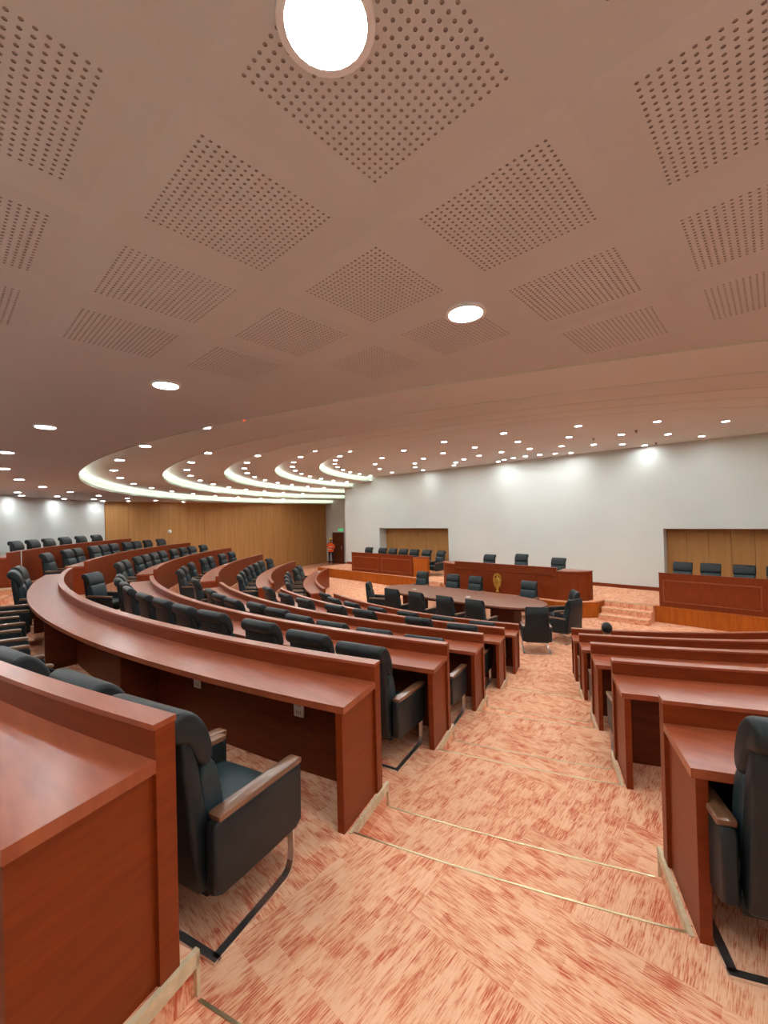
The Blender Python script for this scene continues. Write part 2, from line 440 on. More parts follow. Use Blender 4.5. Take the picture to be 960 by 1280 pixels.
mb = MB(); mb.box(-.22, .22, -.01, .03, 0, .16); build(mb, 'sign_box', W('green'), es_)
def text(s, size, name, m, parent, loc, rot, ext=.002):
    cu = bpy.data.curves.new(name, 'FONT'); cu.body = s; cu.size = size; cu.extrude = ext; cu.align_x = 'CENTER'; cu.align_y = 'CENTER'
    to = bpy.data.objects.new(name, cu); C.objects.link(to)
    dg = bpy.context.evaluated_depsgraph_get(); me = bpy.data.meshes.new_from_object(to.evaluated_get(dg))
    bpy.data.objects.remove(to); me.materials.clear(); me.materials.append(m)
    o = link(name, me, parent); o.location = loc; o.rotation_euler = rot; return o
text('EXIT', .13, 'sign_lettering', W('plastic'), es_, (0, -.013, .08), (PI/2, 0, 0))

# small fitting on the wood wall
P = wp0+wd*((-9.58+12.38)/wd.y)
wf = empty('wall_sensor', (P.x, P.y, 2.68)); tag(wf, 'small round white fitting on the wood wall', 'sensor')
mb = MB(); mb.tube((0, 0, 0), (.03, 0, 0), .09, 16, 0, .08); build(mb, 'sensor_base', W('plastic'), wf, True)
mb = MB(); mb.sphere((.035, 0, 0), .062, 14, 8); build(mb, 'sensor_dome', W('plastic'), wf, True)

# ------------------------------------------------------------------ ceiling
LIP = [15.85, 14.25, 12.65, 11.05, 9.46]
CZ = [4.115, 4.365, 4.615, 4.865, 5.09, 5.32]
CA0, CA1 = -186.0, 6.0
def annulus(mb, r0, r1, z, a0, a1, step=1.5, mi=0, down=True):
    n = int((a1-a0)/step)
    vs = []
    for i in range(n+1):
        a = R(a0+(a1-a0)*i/n); c, d = math.cos(a), math.sin(a); vs += [(r0*c, r0*d, z), (r1*c, r1*d, z)]
    mb.add(vs, [(2*i, 2*i+1, 2*i+3, 2*i+2)[::(-1 if down else 1)] for i in range(n)], mi)
cm = MB()
annulus(cm, LIP[0], 21.5, CZ[0], CA0, CA1)
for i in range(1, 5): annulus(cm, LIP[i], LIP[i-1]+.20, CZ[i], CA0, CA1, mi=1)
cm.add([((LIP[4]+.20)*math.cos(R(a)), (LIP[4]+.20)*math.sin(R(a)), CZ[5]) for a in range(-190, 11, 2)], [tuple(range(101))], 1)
annulus(cm, .1, 21.5, 5.75, CA0, CA1, 4)
me = cm.mesh('ceiling', [W('ceil'), W('ceil_lit')]); clip_mesh(me, side=False, ymax=1.55)
ceiling = tag(link('ceiling', me), kind='structure')
for i, L in enumerate(LIP):
    z = CZ[i]
    mb = MB(); mb.arc(L, L+.018, z-.004, z+.06, CA0, CA1, step=1.0); mb.arc(L+.018, L+.20, z+.012, z+.03, CA0, CA1, step=1.0)
    me = mb.mesh('cove_lip', W('cove'), True); clip_mesh(me, False, 1.48); link('cove_lip', me, ceiling)
    mb = MB(); mb.arc(L+.195, L+.215, z+.01, CZ[i+1]+.02, CA0, CA1, step=1.0)
    me = mb.mesh('cove_face', W('cove'), True); clip_mesh(me, False, 1.48); link('cove_face', me, ceiling)
    mb = MB(); annulus(mb, L+.04, L+.10, z+.042, CA0, CA1, 1.0, down=False)
    me = mb.mesh('led_strip', W('led')); clip_mesh(me, False, 1.48); o = link('led_strip', me, ceiling); o['label'] = 'glowing white cove strip'
# perforated fields: 20 x 20 round holes in a 400 mm square
pm = MB(); n = 20; p = .0205; H0 = -n*p/2; dz = .003
for i in range(n):
    for j in range(n):
        x0, y0 = H0+i*p, H0+j*p; cx, cy = x0+p/2, y0+p/2; h = p/2; r = .0046
        sq = [(h, 0), (h, h), (0, h), (-h, h), (-h, 0), (-h, -h), (0, -h), (h, -h)]
        oc = [(r*math.cos(q*PI/4), r*math.sin(q*PI/4)) for q in range(8)]
        vs = [(cx+a, cy+b, -dz) for a, b in sq]+[(cx+a, cy+b, -dz) for a, b in oc]+[(cx+a, cy+b, -.0006) for a, b in oc]
        pm.add(vs, [(q, 8+q, 8+(q+1) % 8, (q+1) % 8) for q in range(8)], 0)
        pm.add([vs[q] for q in range(8, 24)], [(q, 8+q, 8+(q+1) % 8, (q+1) % 8) for q in range(8)]+[tuple(range(15, 7, -1))], 1)
h = n*p/2; g = h+.06
pm.add([(-h, -h, -dz), (h, -h, -dz), (h, h, -dz), (-h, h, -dz), (-g, -g, 0), (g, -g, 0), (g, g, 0), (-g, g, 0)], [(0, 4, 5, 1), (1, 5, 6, 2), (2, 6, 7, 3), (3, 7, 4, 0)], 0)
pme = pm.mesh('perforated_panel', [W('ceil'), W('hole')])
cells = []
for i in range(-22, 10):
    for j in range(-5, 12):
        x = 5.66+i*.588; y = -16.85+j*.598; d = math.hypot(x, y)
        if LIP[0]+.34 < d < RW-.35: cells.append((math.hypot(x-CAMP.x, y-CAMP.y), x, y))
cells.sort()
for d, x, y in cells:
    if d > 2.75: break
    o = link('perforated_panel', pme, ceiling); o.location = (x, y, CZ[0])

# ------------------------------------------------------------------ downlights
lm = MB(); lm.arc(.0765, .092, -.014, 0, 0, 360, step=15); lring = lm.mesh('trim_ring', W('trimring'), True)
lm = MB(); lm.cyl(0, 0, -.006, -.001, .0765, 20); llens = lm.mesh('lens', W('lens'))
LIGHTS = []
def downlight(r, a, z, label, group):
    p = pol(r, a, z)
    if p.y > WY-.25: return
    t = (p.y+12.38)/13.88
    if abs(p.x) > 14.35+t*1.9: return
    if r > 18.5 and not (-139.5 < a < -40.5): return
    e = empty('downlight', p); tag(e, label, 'ceiling light', group)
    link('trim_ring', lring, e); link('lens', llens, e); LIGHTS.append((e, r, group))
def ring(r, z, a_first, step, cnt0, cnt1, label, group):
    for q in range(cnt0, cnt1): downlight(r, a_first-step*q, z, label, group)
ring(16.86, CZ[0], -69.8, 7.0, -6, 17, 'round recessed downlight on the lowest ceiling, in the ring nearest the first cove', 'downlights in the inner ring of the lowest ceiling')
ring(18.06, CZ[0], -69.8, 7.0, -5, 0, 'round recessed downlight on the lowest ceiling, middle of the outer rings', 'downlights in the outer ring of the lowest ceiling')
ring(18.10, CZ[0], -69.8, 7.0, 0, 17, 'round recessed downlight on the lowest ceiling, middle of the outer rings', 'downlights in the outer ring of the lowest ceiling')
ring(18.76, CZ[0], -74.8, 7.0, -5, 12, 'round wall-washing downlight close to the curved white wall', 'downlights washing the curved white wall')
for i, nm in ((1, 'first'), (2, 'second'), (3, 'third'), (4, 'fourth')):
    ring([0, 15.25, 13.66, 12.05, 10.45][i], CZ[i], -69.8, 7.05, -6, 20, 'round recessed downlight on the %s raised ceiling band' % nm, 'downlights on the %s raised ceiling band' % nm)
ring(8.87, CZ[5], -69.3, 7.05, -6, 20, 'round recessed downlight at the rim of the highest ceiling', 'downlights around the rim of the highest ceiling')
for r in (7.25, 5.62, 3.93, 2.15):
    ring(r, CZ[5], -63.2, 14.35, -4, 9, 'round recessed downlight in the field of the highest ceiling above the stage', 'downlights across the highest ceiling')
NUM = ['first', 'second', 'third', 'fourth', 'fifth', 'sixth', 'seventh', 'eighth', 'ninth', 'tenth', 'eleventh', 'twelfth', 'thirteenth', 'fourteenth', 'fifteenth', 'sixteenth', 'seventeenth', 'eighteenth', 'nineteenth', 'twentieth', 'twenty-first', 'twenty-second']
WHERE = {16.86: 'on the lowest ceiling, ring beside the first cove', 18.06: 'on the lowest ceiling, ring farther from the cove', 18.1: 'on the lowest ceiling, ring farther from the cove', 18.76: 'on the lowest ceiling along the curved wall', 15.25: 'on the first raised ceiling band', 13.66: 'on the second raised ceiling band', 12.05: 'on the third raised ceiling band', 10.45: 'on the fourth raised ceiling band', 8.87: 'on the highest ceiling, rim ring', 7.25: 'on the highest ceiling, second ring in', 5.62: 'on the highest ceiling, third ring in', 3.93: 'on the highest ceiling, fourth ring in', 2.15: 'on the highest ceiling, innermost ring'}
for key in set(WHERE.values()):
    l = []
    for e, r, g in LIGHTS:
        if WHERE[r] != key: continue
        pr = project(e.location)
        if pr and 0 < pr[0] < 960 and 0 < pr[1] < 1280: l.append((math.degrees(math.atan2(e.location.y, e.location.x)), e))
        else: e['label'] = 'round downlight %s, outside the picture' % key
    l.sort(key=lambda q: -q[0])
    for q, (a, e) in enumerate(l): e['label'] = 'round downlight %s, %s counted from the right' % (key, NUM[q])
for x, y, z, lb in ((4.45, -15.22, CZ[1], 'small red-lit detector at the first cove right of centre'), (2.4, -15.05, CZ[1], 'small red-lit detector at the first cove left of centre')):
    e = empty('smoke_detector', (x, y, z)); tag(e, lb, 'detector')
    mb = MB(); mb.cyl(0, 0, -.03, 0, .045, 14, 0, .055); build(mb, 'detector_body', W('plastic'), e, True)
    mb = MB(); mb.sphere((0, 0, -.033), .018, 8, 6); build(mb, 'indicator_lamp', W('red'), e, True)
for x, y, lb in ((2.94, -4.16, 'left'), (4.13, -4.55, 'middle'), (4.06, -1.60, 'right')):
    e = empty('sprinkler', (x, y, CZ[5])); tag(e, 'small dark sprinkler head on the highest ceiling, %s of the three' % lb, 'sprinkler')
    mb = MB(); mb.cyl(0, 0, -.01, 0, .045, 12); mb.cyl(0, 0, -.06, -.01, .014, 8); mb.cyl(0, 0, -.065, -.06, .03, 10); build(mb, 'sprinkler_body', W('door'), e, True)

# ------------------------------------------------------------------ stage platform
def yf(x): return -3.42-.03*x
bump = [(-2.95, yf(-2.95)), (-2.85, -3.95), (-2.35, -4.42), (-1.9, -4.55), (1.9, -4.62), (2.35, -4.50), (2.85, -4.02), (2.95, yf(2.95))]
outline = [(-11.66, yf(-11.66))]+bump+[(11.66, yf(11.66)), (11.66, WY), (-11.66, WY)]
mb = MB(); mb.prism(outline, 0, .45)
plat = tag(build(mb, 'stage_platform', W('carpet'), None), kind='structure')
mb = MB(); mb.box(NL[0], NL[1], WY, WY+.6, .3, .45); mb.box(NR[0], NR[1], WY, WY+.6, .3, .45); build(mb, 'niche_floor', W('carpet'), plat)
def fboards(pts, n):
    a, b = Vector((*pts[0], 0)), Vector((*pts[1], 0)); d = (b-a).normalized(); nn = Vector((d.y, -d.x, 0)); L = (b-a).length/n
    for i in range(n):
        q0 = a+d*(L*i+.002); q1 = a+d*(L*(i+1)-.002); o0, o1 = q0+nn*.02, q1+nn*.02
        mb = MB(); mb.prism([(o0.x, o0.y), (o1.x, o1.y), (q1.x, q1.y), (q0.x, q0.y)], .0, .425)
        build(mb, 'fascia_board', W('fascia'), plat)
fboards([(-11.66, yf(-11.66)), (-4.25, yf(-4.25))], 6); fboards([(4.25, yf(4.25)), (11.66, yf(11.66))], 6)
for i in range(len(bump)-1): fboards([bump[i], bump[i+1]], 3 if i == 3 else 1)
mb = MB()
def lipstrip(pts, dz=.425, th=.028, out=.035):
    for i in range(len(pts)-1):
        a, b = Vector((*pts[i], 0)), Vector((*pts[i+1], 0)); d = (b-a).normalized(); nn = Vector((d.y, -d.x, 0)); o0, o1 = a+nn*out, b+nn*out
        q0, q1 = a-nn*.06, b-nn*.06
        mb.prism([(o0.x, o0.y), (o1.x, o1.y), (q1.x, q1.y), (q0.x, q0.y)], dz, dz+th)
lipstrip([(-11.66, yf(-11.66)), (-4.25, yf(-4.25))]); lipstrip([(4.25, yf(4.25)), (11.66, yf(11.66))]); lipstrip(bump)
build(mb, 'edge_moulding', W('fascia'), plat)
for sg in (-1, 1):
    mb = MB(); x0, x1 = sorted((sg*2.95, sg*4.22))
    for i, (z, y) in enumerate(((.15, -4.22), (.30, -3.90), (.45, -3.60))):
        mb.box(x0 if sg > 0 else x0, x1, y-.02*sg, yf(3.5*sg)+.05, z-.15, z)
    # lower treads widen in front of the bench plinth
    st = tag(build(mb, 'stage_steps', W('carpet')), kind='structure')
    mb = MB()
    for z, y in ((.15, -4.22), (.30, -3.90), (.45, -3.60)): mb.box(x0, x1, y-.02*sg-.006, y-.02*sg+.02, z-.012, z+.003)
    build(mb, 'nosing_strip', W('beige'), st)

# ------------------------------------------------------------------ curved desks
ROWN = {0: 'back row', 1: 'fifth row from stage', 2: 'fourth row from stage', 3: 'third row from stage', 4: 'second row from stage', 5: 'front row'}
def curved_desk(k, sec):
    a0, a1 = SEC[sec]
    if sec == 'left' and k == 0: a0 = -138.5
    if sec == 'left' and k == 1: a0 = -144.6
    z, r = ZZ[k], RR[k]
    e = empty('curved_desk', pol(r+.2, (a0+a1)/2, z))
    loc = e.location.copy()
    tag(e, 'long curved red-brown wooden desk, %s, %s block' % (ROWN[k], {'middle': 'big middle', 'left': 'far left', 'right': 'right-hand'}[sec]), 'desk')
    def part(mb, name, m, smooth=True):
        mb.v = [(v[0]-loc.x, v[1]-loc.y, v[2]-loc.z) for v in mb.v]
        return build(mb, name, m, e, smooth, 30)
    mb = MB(); mb.arc(r-.02, r+.055, z, z+.862, a0, a1); part(mb, 'front_panel', W('desk'))
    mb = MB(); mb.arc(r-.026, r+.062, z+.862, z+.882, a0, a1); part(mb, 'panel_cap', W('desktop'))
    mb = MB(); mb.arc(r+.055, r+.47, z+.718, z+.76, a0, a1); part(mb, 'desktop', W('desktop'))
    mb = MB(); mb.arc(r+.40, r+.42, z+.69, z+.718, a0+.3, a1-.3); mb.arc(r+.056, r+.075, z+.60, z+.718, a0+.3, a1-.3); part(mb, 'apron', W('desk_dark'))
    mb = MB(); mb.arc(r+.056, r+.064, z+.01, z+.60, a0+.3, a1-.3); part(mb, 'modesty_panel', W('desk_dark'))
    dA = math.degrees(.045/r)
    iA = dA*.4
    for (b0, b1) in ((a0+iA, a0+dA+iA), (a1-dA-iA, a1-iA)):
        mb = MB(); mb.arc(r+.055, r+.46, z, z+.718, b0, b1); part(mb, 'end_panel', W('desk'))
    # proud edge of the tall panel at the aisle
    n = max(2, int((a1-a0)/180*PI*r/2.1))
    for i in range(1, n):
        b = a0+(a1-a0)*i/n
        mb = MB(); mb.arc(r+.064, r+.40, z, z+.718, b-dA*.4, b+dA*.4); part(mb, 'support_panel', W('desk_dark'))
    return e
for k in range(0, 6): curved_desk(k, 'middle'); curved_desk(k, 'left')
for k in range(1, 6): curved_desk(k, 'right')

# ------------------------------------------------------------------ chairs
def make_chair(plain=False):
    e = empty('armchair')
    L, L2 = W('leather'), W('leather2')
    shell = smooth_outline([(-.262, .27), (-.285, .30), (-.362, 1.02), (-.33, 1.05), (-.285, .98), (-.185, .36), (-.19, .27)], 1)
    back_ = link('backrest', profile(shell, -.235, .235, .022, 3, 'backrest', L), e)
    if plain:
        for v in back_.data.vertices: v.co.x *= 1+max(0, 1.0-v.co.z)*.26
    lum = smooth_outline([(-.20, .42), (-.235, .60), (-.26, .80), (-.215, .835), (-.165, .80), (-.125, .62), (-.13, .48), (-.16, .41)], 2)
    link('lumbar_cushion', profile(lum, -.232, .232, .03, 3, 'lumbar_cushion', L2), back_)
    hd = smooth_outline([(-.335, .955), (-.372, .965), (-.402, 1.0), (-.402, 1.06), (-.365, 1.095), (-.30, 1.085), (-.235, 1.02), (-.195, .92), (-.185, .835), (-.23, .80), (-.28, .86), (-.31, .93)], 2)
    if plain: hd = smooth_outline([(-.335, .985), (-.345, 1.05), (-.325, 1.075), (-.27, 1.055), (-.215, .98), (-.19, .90), (-.185, .835), (-.23, .80), (-.28, .86)], 2)
    link('headrest', profile(hd, -.245, .245, .03, 3, 'headrest', L), back_)
    seat = smooth_outline([(-.21, .33), (-.20, .45), (-.10, .465), (.20, .465), (.30, .455), (.325, .40), (.30, .34), (.10, .32)], 2)
    st = link('seat', profile(seat, -.252, .252, .03, 3, 'seat', L2), e)
    pan = [(-.24, .25), (-.22, .335), (.29, .335), (.30, .27), (.25, .245)]
    link('seat_pan', profile(pan, -.245, .245, .01, 2, 'seat_pan', L), st)
    for sx in (-1, 1):
        ao = [(-.262, .295), (-.262, .56), (-.245, .592), (.285, .556), (.322, .54), (.318, .26), (.27, .232), (.05, .243), (-.22, .268)]
        x0, x1 = sorted((sx*.256, sx*.315))
        a = link('arm', profile(ao, x0, x1, .014, 3, 'arm', L), e)
        xm = sx*.285
        fr = [(y+(.006 if y > 0 else .008), z-.009) for y, z in ao]
        link('arm_frame', profile(fr, xm-.010, xm+.010, 0, 1, 'arm_frame', W('arm'), smooth=False), a)
        rest_ = [(-.235, .592), (-.238, .616), (-.22, .622), (.29, .594), (.318, .586), (.316, .564), (.29, .560)]
        link('armrest', profile(rest_, xm-.037, xm+.037, .006, 2, 'armrest', W('arm')), a)
    path = [(.262, .27), (.262, .11), (.255, .065), (.235, .03), (.20, .012), (.10, .009), (-.245, .009)]
    mb = MB()
    for sx in (-1, 1):
        xc = sx*.283
        for i in range(len(path)-1):
            (y0, z0), (y1, z1) = path[i], path[i+1]; d = Vector((0, y1-y0, z1-z0)).normalized(); nn = Vector((0, -d.z, d.y))*.0065
            q = [Vector((xc-.018, y0, z0)), Vector((xc+.018, y0, z0)), Vector((xc+.018, y1, z1)), Vector((xc-.018, y1, z1))]
            vs = [p_-nn for p_ in q]+[p_+nn for p_ in q]
            mb.add(vs, [(0, 3, 2, 1), (4, 5, 6, 7), (0, 1, 5, 4), (1, 2, 6, 5), (2, 3, 7, 6), (3, 0, 4, 7)])
    mb.box(-.301, .301, -.262, -.228, .0025, .0155); mb.box(-.283, .283, .235, .262, .235, .262)
    build(mb, 'sled_frame', W('chrome'), e)
    return e
protos = {}
def chair(p, face, label, group, sc=1.0, plain=False):
    if plain not in protos: o = protos[plain] = make_chair(plain)
    else: o = copy_tree(protos[plain])
    o.location = p; o.rotation_euler = (0, 0, face); 
    if sc != 1: o.scale = (1, 1, sc)
    tag(o, label, 'chair', group)
    return o
ORD = ['first', 'second', 'third', 'fourth', 'fifth', 'sixth', 'seventh', 'eighth', 'ninth', 'tenth', 'eleventh', 'twelfth', 'thirteenth']
LANES = {
 (0, 'left'): [(18.62, -121.6), (18.62, -124.3), (18.62, -127.0), (18.62, -129.8), (18.62, -132.7), (18.62, -135.6)],
 (1, 'left'): [(17.36, a) for a in (-117.6, -122.0, -124.25, -127.8, -130.0, -132.2, -135.3, -137.5, -140.1, -143.2)],
 (1, 'middle'): [(17.53, -74.15), (17.48, -76.25), (17.48, -79.3), (17.5, -82.6), (17.48, -86.0), (17.42, -89.4), (17.35, -92.8), (17.22, -96.4), (16.83, -100.3), (16.86, -103.4)],
 (2, 'middle'): [(15.50, -74.5), (15.38, -77.1), (15.28, -80.1), (15.26, -83.64), (15.26, -86.19), (15.25, -88.9), (15.26, -91.73), (15.27, -95.26), (15.22, -97.9), (15.26, -100.7), (15.20, -103.4), (15.87, -106.2)],
 (2, 'left'): [(15.5, -115.6), (15.5, -118.5), (15.5, -122.98), (15.5, -125.85), (15.5, -128.75), (15.5, -131.5), (15.5, -135.16), (15.5, -138.19), (15.5, -140.9), (15.5, -144.4)],
 (3, 'middle'): [(14.02, -74.6), (13.98, -77.6), (13.93, -80.6), (13.88, -83.45), (13.76, -86.3), (13.70, -89.1), (13.78, -92.08), (13.75, -94.95), (13.68, -97.9), (13.62, -106.0)],
 (3, 'left'): [(13.98, -116.4), (13.98, -120.2), (13.98, -125.1), (13.98, -131.3), (13.98, -134.5), (13.98, -139.45), (13.98, -143.31)],
 (4, 'middle'): [(12.1, -75.23), (12.0, -79.2), (11.98, -84.96), (11.98, -88.84), (11.98, -93.99), (11.98, -98.15), (11.95, -103.88)],
 (4, 'left'): [(12.3, -118.0), (12.25, -122.2), (12.2, -126.52), (12.18, -130.4), (12.15, -134.2), (12.21, -138.32), (12.24, -143.46)],
 (5, 'middle'): [(10.55, -75.8), (10.5, -80.3), (10.5, -85.1), (10.55, -89.75), (10.55, -94.61), (10.55, -98.9), (10.4, -103.2)],
 (5, 'left'): [(10.81, -116.9), (10.76, -121.4), (10.78, -126.2), (10.8, -131.5), (10.7, -137.0), (10.8, -142.5)],
 (1, 'right'): [(16.80, -65.5)], (3, 'right'): [(14.34, -65.2)], (4, 'right'): [(12.72, -65.0)], (5, 'right'): [(11.1, -64.8)],
}
LANES[(0, 'middle')] = [(18.56, -75.9)]
for (k, sec), l in LANES.items():
    for i, (rt, a) in enumerate(l):
        rc = rt-.345
        jit = random.uniform(-.05, .05) if (k, i) != (1, 0) else 0
        if (k, sec, i) == (2, 'middle', 11): jit = -.55; rc -= .08
        p = pol(rc, a, ZZ[k]); face = math.atan2(-p.y, -p.x)-PI/2
        if sec == 'right': lab = 'black leather armchair with wooden armrests, aisle end of the %s, right-hand block' % ROWN[k]
        elif sec == 'middle' and k == 0: lab = 'black leather armchair behind the back-row desk at the left edge'
        else: lab = 'black leather armchair, %s from the %s aisle, %s, %s block' % (ORD[i], 'near' if sec == 'middle' else 'far', ROWN[k], 'middle' if sec == 'middle' else 'far left')
        chair(p, face+jit, lab, 'black armchairs behind the curved desks')
# stage chairs
for i, x in enumerate((-9.05, -8.05, -7.35, -6.62, -5.93, -5.22, -4.42)):
    chair((x, -2.0 if i < 6 else -2.05, .45), PI+random.uniform(-.08, .08) if i < 6 else PI-.25, 'black leather armchair behind the left stage bench, %s from the left' % ORD[i], 'armchairs on the stage')
for i, x in enumerate((-1.6, -.26, 1.12)):
    chair((x, -2.62, .45), PI+random.uniform(-.05, .05), 'black leather armchair behind the central stage bench, %s' % ('leftmost', 'middle one, tallest', 'rightmost')[i], 'armchairs on the stage', 1.07 if i == 1 else 1.0)
for i, x in enumerate((4.70, 5.38, 6.13, 6.83)):
    chair((x, -2.15, .45), PI+random.uniform(-.03, .03), 'black leather armchair behind the right stage bench, %s from the left' % ORD[i], 'armchairs on the stage')
nears = [(-1.42, -8.12, .05), (-.5, -8.12, -.03), (.46, -8.14, .0), (1.32, -8.10, .04)]
for i, (x, y, a) in enumerate(nears):
    chair((x, y, 0), a, 'black leather armchair, near side of the oval table, %s from the left' % ORD[i], 'armchairs around the oval table', plain=True)
chair((2.72, -8.05, 0), .52, 'black leather armchair seen from behind at the near right end of the oval table', 'armchairs around the oval table', plain=True)
chair((-2.62, -7.75, 0), -.95, 'black leather armchair side-on at the left end of the oval table', 'armchairs around the oval table', plain=True)
for i, x in enumerate((-2.91, -1.55, -.65, 1.22)):
    chair((x, -5.28, 0), PI, 'black leather armchair facing us across the oval table, %s from the left' % ORD[i], 'armchairs around the oval table', plain=True)
chair((2.62, -6.02, 0), PI-.95, 'farther black leather armchair at the right end of the oval table, turned towards us', 'armchairs around the oval table', plain=True)
chair((2.95, -6.90, 0), 1.28, 'black leather armchair side-on at the right tip of the oval table', 'armchairs around the oval table', plain=True)

# ------------------------------------------------------------------ oval table
tb = empty('oval_table', (-.3, -6.72, 0)); tag(tb, 'long oval red-brown meeting table in front of the stage', 'table')
def boat(hx, hy, n=12, k=.72):
    pts = []
    for q in range(4*n):
        t = 2*PI*q/(4*n); cx, sy = math.cos(t), math.sin(t)
        pts.append((hx*math.copysign(abs(cx)**.62, cx), hy*math.copysign(abs(sy)**.85, sy)))
    return pts
mb = MB(); mb.prism(boat(2.72, .88), .715, .76); build(mb, 'tabletop', W('tabletop'), tb, True, 30)
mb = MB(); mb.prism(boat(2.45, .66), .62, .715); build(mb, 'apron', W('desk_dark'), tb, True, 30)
for x in (-1.6, 0, 1.6):
    mb = MB(); mb.box(x-.35, x+.35, -.22, .22, 0, .62); build(mb, 'pedestal', W('desk_dark'), tb)
for nm, x, y, lb in (('card', .19, -6.85, 'small white card on the oval table, the right one'), ('card', -1.9, -6.75, 'small white card on the oval table, the left one')):
    mb = MB(); mb.box(-.06, .06, -.04, .04, 0, .004); o = build(mb, nm, W('paper')); o.location = (x, y, .7602); o.rotation_euler = (0, 0, .3); tag(o, lb, 'card')

# ------------------------------------------------------------------ stage benches
def front_frames(mb, x0, x1, y, z0, z1, n):
    w_ = (x1-x0)/n
    for i in range(n):
        a, b = x0+w_*i+.10, x0+w_*(i+1)-.10
        mb.box(a, b, y-.018, y, z1-.20, z1-.17); mb.box(a, b, y-.014, y, z0+.10, z0+.13)
def straight_bench(x0, x1, y, label, wing):
    e = empty('stage_bench', ((x0+x1)/2, y, .45)); tag(e, label, 'desk'); ox, oy = (x0+x1)/2, y
    mb = MB(); mb.box(x0-ox, x1-ox, 0, .05, 0, .92); build(mb, 'front_panel', W('bench'), e)
    mb = MB(); mb.box(x0-ox-.01, x1-ox+.01, -.012, .06, .92, .94); build(mb, 'panel_cap', W('bench'), e)
    n = max(2, int((x1-x0)/1.55))
    w_ = (x1-x0)/n
    for i in range(n):
        a, b = x0-ox+w_*i+.13, x0-ox+w_*(i+1)-.13
        mb = MB(); mb.box(a, b, -.012, .0, .16, .72); build(mb, 'raised_panel', W('bench'), e)
        mb = MB(); mb.box(a-.03, b+.03, -.035, 0, .72, .75); mb.box(a-.03, b+.03, -.028, 0, .13, .155); mb.box(a-.03, a-.005, -.024, 0, .15, .73); mb.box(b+.005, b+.03, -.024, 0, .15, .73); build(mb, 'moulding', W('desktop'), e)  # lighter desktop wood paints in the light the mouldings catch
    mb = MB(); mb.box(x0-ox, x1-ox+wing, .05, .52, .73, .77); build(mb, 'desktop', W('desktop'), e)
    mb = MB(); mb.box(x0-ox, x0-ox+.04, .05, .5, 0, .73); build(mb, 'end_panel', W('bench'), e)
    mb = MB(); mb.box(x1-ox+wing-.04, x1-ox+wing, .05, .5, 0, .73); build(mb, 'end_panel', W('bench'), e)
    return e
lb_ = straight_bench(-9.0, -5.0, -3.0, 'long red-brown panelled bench on the left part of the stage', .02)
# its low side return
mb = MB(); mb.prism([(2.02, 0), (2.5, .38), (2.5, .55), (2.02, .55)], 0, .84); build(mb, 'side_return', W('fascia'), lb_)
mb = MB(); mb.prism([(2.0, -.02), (2.53, .36), (2.53, .57), (2.0, .57)], .84, .87); build(mb, 'return_top', W('desktop'), lb_)
straight_bench(4.36, 8.9, -3.52, 'long red-brown panelled bench on the right part of the stage, under the wood niche', 0)
mbn = empty('speaker_bench', (0, -4.3, .45)); tag(mbn, 'central raised red-brown stage bench with gold emblem and curved lower ends', 'desk')
mb = MB(); mb.box(-1.92, 1.80, -.03, .05, 0, .97); build(mb, 'front_panel', W('bench'), mbn)
mb = MB(); mb.box(-1.94, 1.82, -.05, .07, .97, .995); build(mb, 'panel_cap', W('bench'), mbn)
mb = MB(); mb.box(-.92, 1.14, -.055, -.03, .06, .72); build(mb, 'raised_panel', W('desk'), mbn)
for (a, b) in ((-1.86, -.98), (-.95, 1.17), (1.2, 1.74)):
    mb = MB(); mb.box(a, b, -.06, -.03, .735, .76); build(mb, 'moulding', W('bench'), mbn)
mb = MB(); mb.box(-1.92, 1.80, .05, .60, .73, .77); build(mb, 'desktop', W('desktop'), mbn)
for sg in (-1, 1):
    x0 = 1.80 if sg > 0 else 1.92
    arc_ = [(sg*x0, -.02), (sg*(x0+.30), .02), (sg*(x0+.58), .16), (sg*(x0+.78), .36), (sg*(x0+.86), .60)]
    inn = [(sg*(x0+.82), .62), (sg*(x0+.2), .64), (sg*x0, .64)]
    poly = arc_+inn
    if sg < 0: poly = poly[::-1]
    mb = MB(); mb.prism(poly, 0, .87); build(mb, 'curved_end', W('bench'), mbn, True, 30)
    pc = [(p_[0]*1.0+sg*.02*(1 if i < 5 else 0), p_[1]-.03*(1 if i < 4 else 0)) for i, p_ in enumerate(arc_+inn)]
    if sg < 0: pc = pc[::-1]
    mb = MB(); mb.prism(pc, .87, .90); build(mb, 'end_top', W('desktop'), mbn, True, 30)
# emblem
em = MB()
def ring_shape(mb, outer, inner, y0, y1):
    n = len(outer)
    vs = [(x, y0, z) for x, z in outer]+[(x, y0, z) for x, z in inner]+[(x, y1, z) for x, z in outer]+[(x, y1, z) for x, z in inner]
    fs = []
    for i in range(n):
        j = (i+1) % n; fs += [(i, j, n+j, n+i), (2*n+i, 3*n+i, 3*n+j, 2*n+j), (i, 2*n+i, 2*n+j, j), (n+i, n+j, 3*n+j, 3*n+i)]
    mb.add(vs, fs)
def flame(w_, h_, n=24):
    return [(w_*math.sin(2*PI*i/n)*(1-.25*math.cos(2*PI*i/n)), h_*(-math.cos(2*PI*i/n))) for i in range(n)]
emb = empty('emblem', (-.19, -4.37, .86)); tag(emb, 'gilded flame-shaped emblem mounted on the front of the central stage bench', 'emblem')
mb = MB(); ring_shape(mb, flame(.155, .27), flame(.115, .20), -.016, .012); mb.prism([(-.12, .004), (.12, .004), (.12, .012), (-.12, .012)], -.17, .10); build(mb, 'outer_frame', W('gold'), emb, True)
